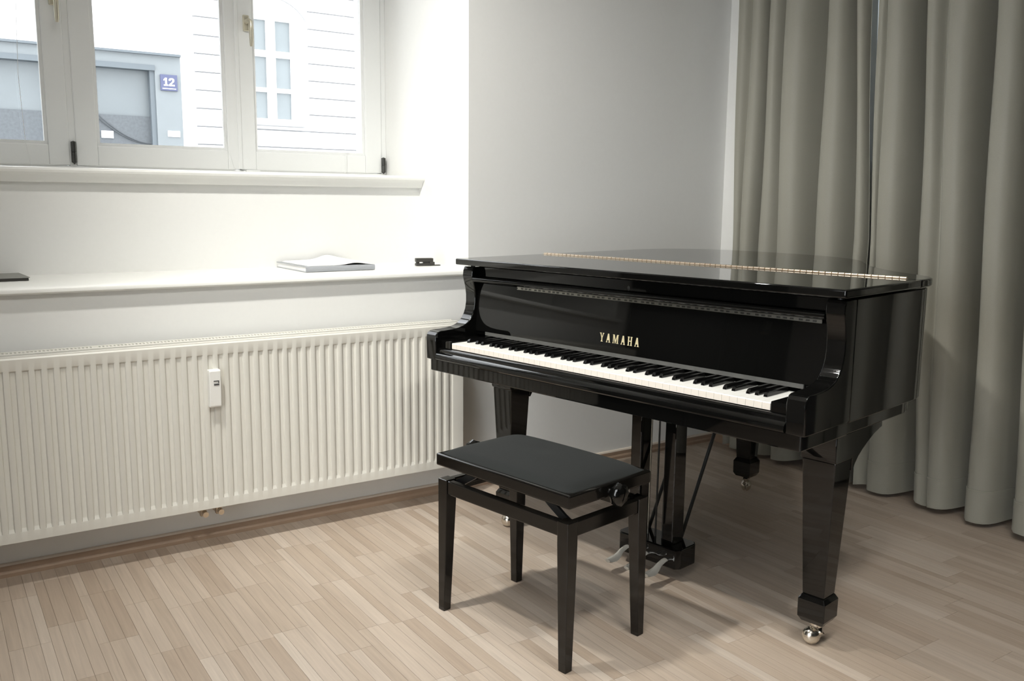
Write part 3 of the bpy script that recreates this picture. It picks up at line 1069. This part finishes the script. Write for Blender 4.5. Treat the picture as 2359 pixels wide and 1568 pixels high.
# pedal lyre
ly = finish('pedal_lyre', prism_z([(0.612, 0.352), (0.626, 0.335), (0.850, 0.335), (0.864, 0.352), (0.864, 0.43), (0.850, 0.447), (0.626, 0.447), (0.612, 0.43)], 0.045, 0.112), L, piano, bevel=0.004)
for x0, x1 in ((0.640, 0.682), (0.778, 0.820)):
    finish('post', B(x0, x1, 0.363, 0.423, 0.111, 0.575), L, ly, bevel=0.003)
finish('top_block', B(0.618, 0.842, 0.345, 0.445, 0.574, 0.6118), L, ly, bevel=0.003)
for xx, yy in ((0.700, 0.39), (0.732, 0.39), (0.760, 0.39)):
    bm = bmesh.new()
    tube(bm, [(xx, yy, 0.111), (xx, yy + 0.005, 0.5745)], 0.0032, 8)
    finish('pedal_rod', bm, M['hinge_grey'] if xx < 0.72 else M['black_metal'], ly, smooth=50)
for xx in (0.668, 0.800):
    bm = bmesh.new()
    tube(bm, [(xx, 0.436, 0.105), (xx, 0.70, 0.6125)], 0.006, 10)
    finish('brace', bm, M['black_metal'], ly, smooth=50)
for px_ in (0.660, 0.738, 0.816):
    bm = bmesh.new()
    prof = [(0.345, 0.070, 0.010), (0.325, 0.069, 0.0105), (0.300, 0.062, 0.011), (0.285, 0.052, 0.014), (0.270, 0.047, 0.018), (0.255, 0.0455, 0.020), (0.240, 0.0455, 0.0165), (0.233, 0.046, 0.010)]
    rings = []
    for y, z, hw in prof:
        rings.append([bm.verts.new((px_ + a_, y, z + b_)) for a_, b_ in ((-hw, 0), (-hw * 0.7, 0.0045), (0, 0.006), (hw * 0.7, 0.0045), (hw, 0), (hw * 0.7, -0.0035), (0, -0.005), (-hw * 0.7, -0.0035))])
    for r_, s_ in zip(rings, rings[1:]):
        for k in range(8):
            bm.faces.new((r_[k], r_[(k + 1) % 8], s_[(k + 1) % 8], s_[k]))
    bm.faces.new(rings[0])
    bm.faces.new(rings[-1])
    finish('pedal', bm, M['chrome'], ly, smooth=60)

# ------------------------------------------------------------------ bench
cu, cv = 0.737, -0.170
bc = (PX + math.sin(TH) * cu + math.cos(TH) * cv, PY - math.cos(TH) * cu + math.sin(TH) * cv, 0)
bench = empty('piano_bench', bc, ROTP)
tag(bench, 'black adjustable piano bench with padded seat and round side knob', 'bench')
LB = M['lacquer_bench']
hx, hy = 0.259, 0.163
for sx in (-1, 1):
    for sy in (-1, 1):
        bm = bmesh.new()
        x1, y1 = sx * hx, sy * hy
        # outer faces vertical, inner faces tapering
        def ringp(w, z):
            return [bm.verts.new((x1 - sx * a_, y1 - sy * b_, z)) for a_, b_ in ((0, 0), (w, 0), (w, w), (0, w))]
        ra, rb, rc = ringp(0.026, 0.0), ringp(0.038, 0.345), ringp(0.038, 0.407)
        ra = ra
        for p_, q_ in ((ra, rb), (rb, rc)):
            for k in range(4):
                bm.faces.new((p_[k], p_[(k + 1) % 4], q_[(k + 1) % 4], q_[k]))
        bm.faces.new(ra)
        bm.faces.new(rc)
        finish('leg', bm, LB, bench, bevel=0.002)
for sy in (-1, 1):
    y0 = sy * (hy - 0.004)
    y1 = sy * (hy - 0.026)
    finish('apron', B(-hx + 0.037, hx - 0.037, min(y0, y1), max(y0, y1), 0.364, 0.4045), LB, bench, bevel=0.003)
for sx in (-1, 1):
    x0 = sx * (hx - 0.004)
    x1 = sx * (hx - 0.026)
    finish('apron', B(min(x0, x1), max(x0, x1), -hy + 0.037, hy - 0.037, 0.364, 0.4045), LB, bench, bevel=0.003)
# seat
SX, SY = 0.265, 0.166
finish('seat_frame', B(-SX, SX, -SY, SY, 0.446, 0.4825), LB, bench, bevel=0.005, seg=3)
bm = bmesh.new()
N1, N2 = 28, 18
ax, ay = SX - 0.010, SY - 0.010


def cushz(fx, fy):
    e = (max(0.0, 1 - abs(fx) ** 7) * max(0.0, 1 - abs(fy) ** 7)) ** 0.55
    return 0.481 + 0.018 * e + 0.012 * (1 - fx * fx) * (1 - fy * fy) - 0.003 * math.exp(-((fx + 0.05) ** 2 + (fy - 0.2) ** 2) / 0.05)


tv = [[bm.verts.new((-ax + 2 * ax * i / N1, -ay + 2 * ay * j / N2, cushz(2 * i / N1 - 1, 2 * j / N2 - 1))) for i in range(N1 + 1)] for j in range(N2 + 1)]
for j in range(N2):
    for i in range(N1):
        bm.faces.new((tv[j][i], tv[j][i + 1], tv[j + 1][i + 1], tv[j + 1][i]))
finish('cushion', bm, M['cloth_black'], bench, smooth=70)
# scissor lift
for sx in (-1, 1):
    for sy in (-1, 1):
        bm = bmesh.new()
        yb = sy * 0.118
        pts = [(sx * 0.235, yb, 0.384), (sx * 0.205, yb, 0.398), (sx * 0.155, yb, 0.428), (sx * 0.120, yb, 0.452)]
        for a_, b_ in zip(pts, pts[1:]):
            a_, b_ = Vector(a_), Vector(b_)
            t_ = (b_ - a_).normalized()
            nn = Vector((-t_.z, 0, t_.x)) * 0.011
            vv = [bm.verts.new(q + Vector((0, dy, 0))) for dy in (-0.004, 0.004) for q in (a_ - nn, b_ - nn, b_ + nn, a_ + nn)]
            for f in ((0, 1, 2, 3), (7, 6, 5, 4), (0, 4, 5, 1), (1, 5, 6, 2), (2, 6, 7, 3), (3, 7, 4, 0)):
                bm.faces.new([vv[i] for i in f])
        finish('lift_arm', bm, M['black_metal'], bench)
bm = bmesh.new()
tube(bm, [(-SX - 0.004, 0.0, 0.4565), (SX + 0.004, 0.0, 0.4565)], 0.007, 10)
tube(bm, [(-0.225, -0.14, 0.386), (-0.225, 0.14, 0.386)], 0.006, 8)
tube(bm, [(0.225, -0.14, 0.386), (0.225, 0.14, 0.386)], 0.006, 8)
finish('lift_shaft', bm, M['black_metal'], bench, smooth=50)
for sx in (-1, 1):
    bm = bmesh.new()
    n = 24
    prof = [(0.0, 0.0), (0.012, 0.0), (0.013, 0.008), (0.024, 0.010), (0.029, 0.016), (0.030, 0.026), (0.027, 0.034), (0.019, 0.039), (0.0, 0.041)]
    rings = []
    for r, h_ in prof:
        ring = []
        for k in range(n):
            a_ = 2 * math.pi * k / n
            rad_ = r * (1 + (0.07 * math.cos(8 * a_) if r > 0.022 else 0))
            ring.append(bm.verts.new((sx * (SX + h_), rad_ * math.cos(a_), 0.4555 + rad_ * math.sin(a_))))
        rings.append(ring)
    for r_, s_ in zip(rings[1:], rings[2:-1]):
        for k in range(n):
            bm.faces.new((r_[k], r_[(k + 1) % n], s_[(k + 1) % n], s_[k]))
    bm.faces.new(rings[1])
    bm.faces.new(rings[-2])
    finish('knob', bm, M['lacquer'], bench, smooth=35)

# ------------------------------------------------------------------ black cupboard left of the window (seen mirrored in the piano)
cb = empty('cupboard', (-0.80, 2.80, 0))
tag(cb, 'tall plain black cupboard left of the radiator, mirrored in the piano', 'cupboard')
finish('body', B(-0.52, 0.52, -0.20, 0.36, 0.0, 2.05), M['dark_wood'], cb, bevel=0.002)
for sx in (-1, 1):
    d_ = finish('door', B(-0.517 if sx < 0 else 0.002, -0.002 if sx < 0 else 0.517, -0.22, -0.2005, 0.06, 2.045), M['dark_wood'], cb, bevel=0.002)
    bm = bmesh.new()
    tube(bm, [(sx * 0.04, -0.225, 1.0), (sx * 0.04, -0.245, 1.01), (sx * 0.04, -0.245, 1.11), (sx * 0.04, -0.225, 1.12)], 0.005, 8)
    finish('handle', bm, M['nickel'], d_, smooth=50)

# ------------------------------------------------------------------ ceiling spot bar (above the camera)
for (lx, ly_), ba, heads, lab in LAMPS:
    lamp = empty('ceiling_lamp', (lx, ly_, CEIL))
    tag(lamp, lab, 'lamp', 'ceiling spot bars')
    o = finish('bar', B(-0.45, 0.45, -0.03, 0.03, -0.035, -0.0005), M['lampwhite'], lamp, bevel=0.004)
    o.rotation_euler = (0, 0, ba)
    for hp, aim, pw, cone in heads:
        rel = Vector(hp) - Vector(lamp.location)
        d = (Vector(aim) - Vector(hp)).normalized()
        bm = bmesh.new()
        lathe(bm, [(0.05, -0.002), (0.052, 0.03), (0.045, 0.10), (0.02, 0.13), (0.0, 0.132)], (0, 0, 0), 'z', 20)
        hd = finish('spot_head', bm, M['lampwhite'], lamp, smooth=40)
        hd.location = rel
        hd.rotation_euler = (-d).to_track_quat('Z', 'Y').to_euler()
        bm = bmesh.new()
        tube(bm, [tuple(rel - d * 0.10), (rel.x, rel.y, -0.03)], 0.008, 8)
        finish('stem', bm, M['lampwhite'], lamp)
        spot('spot_light', tuple(Vector(hp) + d * 0.02), aim, pw, cone, WARM, 0.05, 1.0)

# ------------------------------------------------------------------ across the street
FY = 13.0
st = struct('ground', B(-12, 26, 4.35, 40, -0.75, -0.7), M['street'])
ab = empty('apartment_house', (8.0, FY, -0.7))
tag(ab, 'white rusticated apartment house across the street seen through the window', 'building')


def fpart(root, name, bm, m, parent=None, **k):
    bmesh.ops.translate(bm, vec=-root.location, verts=bm.verts)
    return finish(name, bm, m, parent or root, **k)


bm = bmesh.new()
wx0, wx1, wz0, wz1 = 4.06, 4.85, 2.30, 3.79
box(bm, 3.17, wx0, FY + 0.03, FY + 3, -0.7, 6.6)
box(bm, wx1, 14, FY + 0.03, FY + 3, -0.7, 6.6)
box(bm, wx0, wx1, FY + 0.03, FY + 3, -0.7, wz0)
box(bm, wx0, wx1, FY + 0.03, FY + 3, wz1, 6.6)
fpart(ab, 'wall', bm, M['facade'])
z = 1.217
while z < 6.3:
    zt = z + 0.2250
    rows_ = []
    if zt < 2.2 or z > 4.05:
        rows_ = [(3.36, 5.80)]
    else:
        rows_ = [(3.36, 3.90), (4.99, 5.80)]
    rows_ = rows_ + [(6.4, 8.2)]
    for x0, x1 in rows_:
        fpart(ab, 'groove_shade_strip', B(x0, x1, FY + 0.018, FY + 0.0301, zt - 0.002, z + 0.2452), M['groove_shade'])  # dark strip painted in for the shade of the groove
        fpart(ab, 'stone_course', B(x0, x1, FY, FY + 0.0302, z + 0.0, zt), M['facade'], bevel=0.004)
    z += 0.2432
# window surround with arch and sill
arch = []
for k in range(13):
    a_ = math.pi * (0.5 + 0.32 * (1 - 2 * k / 12))
    arch.append((4.455 + 0.60 * math.cos(a_), 3.42 + 0.60 * math.sin(a_)))
bm = bmesh.new()
for (xa, za), (xb, zb_) in zip(arch, arch[1:]):
    vv = [bm.verts.new(p_) for p_ in ((xa, FY + 0.0, za), (xb, FY + 0.0, zb_), (xb, FY + 0.0, zb_ + 0.05), (xa, FY + 0.0, za + 0.05), (xa, FY + 0.04, za), (xb, FY + 0.04, zb_), (xb, FY + 0.04, zb_ + 0.05), (xa, FY + 0.04, za + 0.05))]
    for f in ((0, 1, 2, 3), (7, 6, 5, 4), (0, 4, 5, 1), (1, 5, 6, 2), (2, 6, 7, 3), (3, 7, 4, 0)):
        bm.faces.new([vv[i] for i in f])
fpart(ab, 'window_arch', bm, M['stone_trim'])
fpart(ab, 'window_sill', B(3.98, 4.90, FY - 0.06, FY + 0.05, 2.235, 2.295), M['stone_trim'], bevel=0.01)
bm = bmesh.new()
for xa, xb in ((wx0, 4.165), (4.388, 4.518), (4.745, wx1)):
    box(bm, xa, xb, FY + 0.07, FY + 0.14, wz0, wz1)
for za, zb_ in ((wz0, 2.345), (2.715, 2.776), (3.204, 3.295), (3.712, wz1)):
    for xa, xb in ((4.165, 4.388), (4.518, 4.745)):
        box(bm, xa, xb, FY + 0.07, FY + 0.14, za, zb_)
fw_ = fpart(ab, 'window', bm, M['facade'])
for za, zb_ in ((2.335, 2.72), (2.77, 3.21), (3.29, 3.715)):
    for xa, xb in ((4.16, 4.392), (4.514, 4.75)):
        b2 = B(xa, xb, FY + 0.11, FY + 0.13, za, zb_)
        bmesh.ops.translate(b2, vec=-ab.location, verts=b2.verts)
        finish('pane', b2, M['pane_far'], fw_)
# downpipe at the right
bm = bmesh.new()
tube(bm, [(5.88, FY - 0.02, -0.7), (5.88, FY - 0.02, 6.6)], 0.045, 10)
fpart(ab, 'downpipe', bm, M['facade'], smooth=50)

sb = empty('shop_house', (0.0, FY, -0.7))
tag(sb, 'pale house with grey shopfront across the street, left of the rusticated house', 'building')
bm = bmesh.new()
box(bm, -9, 3.165, FY - 0.02, FY + 3, 3.10, 6.6)
fpart(sb, 'wall', bm, M['facade'])
fpart(sb, 'fascia', B(-9, 3.165, FY - 0.0, FY + 0.5, 2.93, 3.10), M['facade_grey'])
fpart(sb, 'cornice', B(-9, 3.165, FY - 0.05, FY + 0.0, 3.075, 3.105), M['shop_dark'])
fpart(sb, 'lintel', B(-9, 2.83, FY - 0.02, FY + 0.15, 2.875, 2.945), M['shop_dark'])
fpart(sb, 'pier', B(2.83, 3.165, FY - 0.0, FY + 0.5, -0.7, 2.93), M['facade_grey'])
fpart(sb, 'plinth', B(-9, 2.83, FY + 0.1, FY + 0.5, -0.7, 1.4), M['facade_grey'])
fpart(sb, 'shop_jamb', B(2.765, 2.83, FY + 0.02, FY + 0.3, 1.4, 2.93), M['shop_dark'])
fpart(sb, 'shop_jamb', B(1.60, 1.90, FY + 0.0, FY + 0.3, 1.4, 2.875), M['facade_grey'])
for x0, x1 in ((-2.0, 1.60), (1.90, 2.765)):
    fpart(sb, 'shop_pane', B(x0, x1, FY + 0.14, FY + 0.17, 2.28, 2.90), M['shop_glass'])
    fpart(sb, 'stall_panel', B(x0, x1, FY + 0.10, FY + 0.2, 1.40, 2.28), M['shop_panel'])
# drooping cables in front of the stall panel
for dz in (0.0, 0.05):
    bm = bmesh.new()
    pts = []
    for k in range(15):
        t = k / 14
        pts.append((2.06 + 0.70 * t, FY + 0.085, 2.275 + dz * (1 - t) - 0.36 * (1 - (1 - t) ** 2.0)))
    tube(bm, pts, 0.0055, 6)
    fpart(sb, 'cable', bm, M['cable'], smooth=60)
fpart(sb, 'notice', B(2.140, 2.288, FY + 0.085, FY + 0.10, 1.975, 2.068), M['paper'])
fpart(sb, 'letter_slot', B(2.96, 3.12, FY - 0.012, FY + 0.001, 2.02, 2.10), M['facade'])
# house number plate 12
pl = fpart(sb, 'number_plate', B(2.893, 3.112, FY - 0.025, FY - 0.001, 2.625, 2.835), M['plate'], bevel=0.004)
fpn = B(2.915, 3.09, FY - 0.0275, FY - 0.0248, 2.648, 2.658)
bmesh.ops.translate(fpn, vec=-sb.location, verts=fpn.verts)
finish('rule', fpn, M['paper'], pl)
DIG = {'1': [[(0.0, 0.78), (0.20, 1.0), (0.42, 1.0), (0.42, 0.16), (0.56, 0.16), (0.56, 0.0), (0.02, 0.0), (0.02, 0.16), (0.18, 0.16), (0.18, 0.74), (0.0, 0.62)]],
       '2': [[(0.0, 0.66), (0.03, 0.84), (0.15, 0.97), (0.35, 1.0), (0.56, 0.97), (0.69, 0.84), (0.70, 0.66), (0.62, 0.50), (0.36, 0.26), (0.30, 0.19), (0.72, 0.19), (0.72, 0.0), (0.0, 0.0), (0.0, 0.16), (0.34, 0.48), (0.45, 0.62), (0.45, 0.74), (0.40, 0.82), (0.31, 0.82), (0.25, 0.75), (0.24, 0.66)]]}
LET.update(DIG)
for ch, xo in (('1', 2.932), ('2', 2.998)):
    bm = letter_mesh(ch, 0.105)
    bmesh.ops.translate(bm, vec=Vector((xo, FY - 0.0275, 2.688)) - sb.location, verts=bm.verts)
    finish('digit', bm, M['paper'], pl)
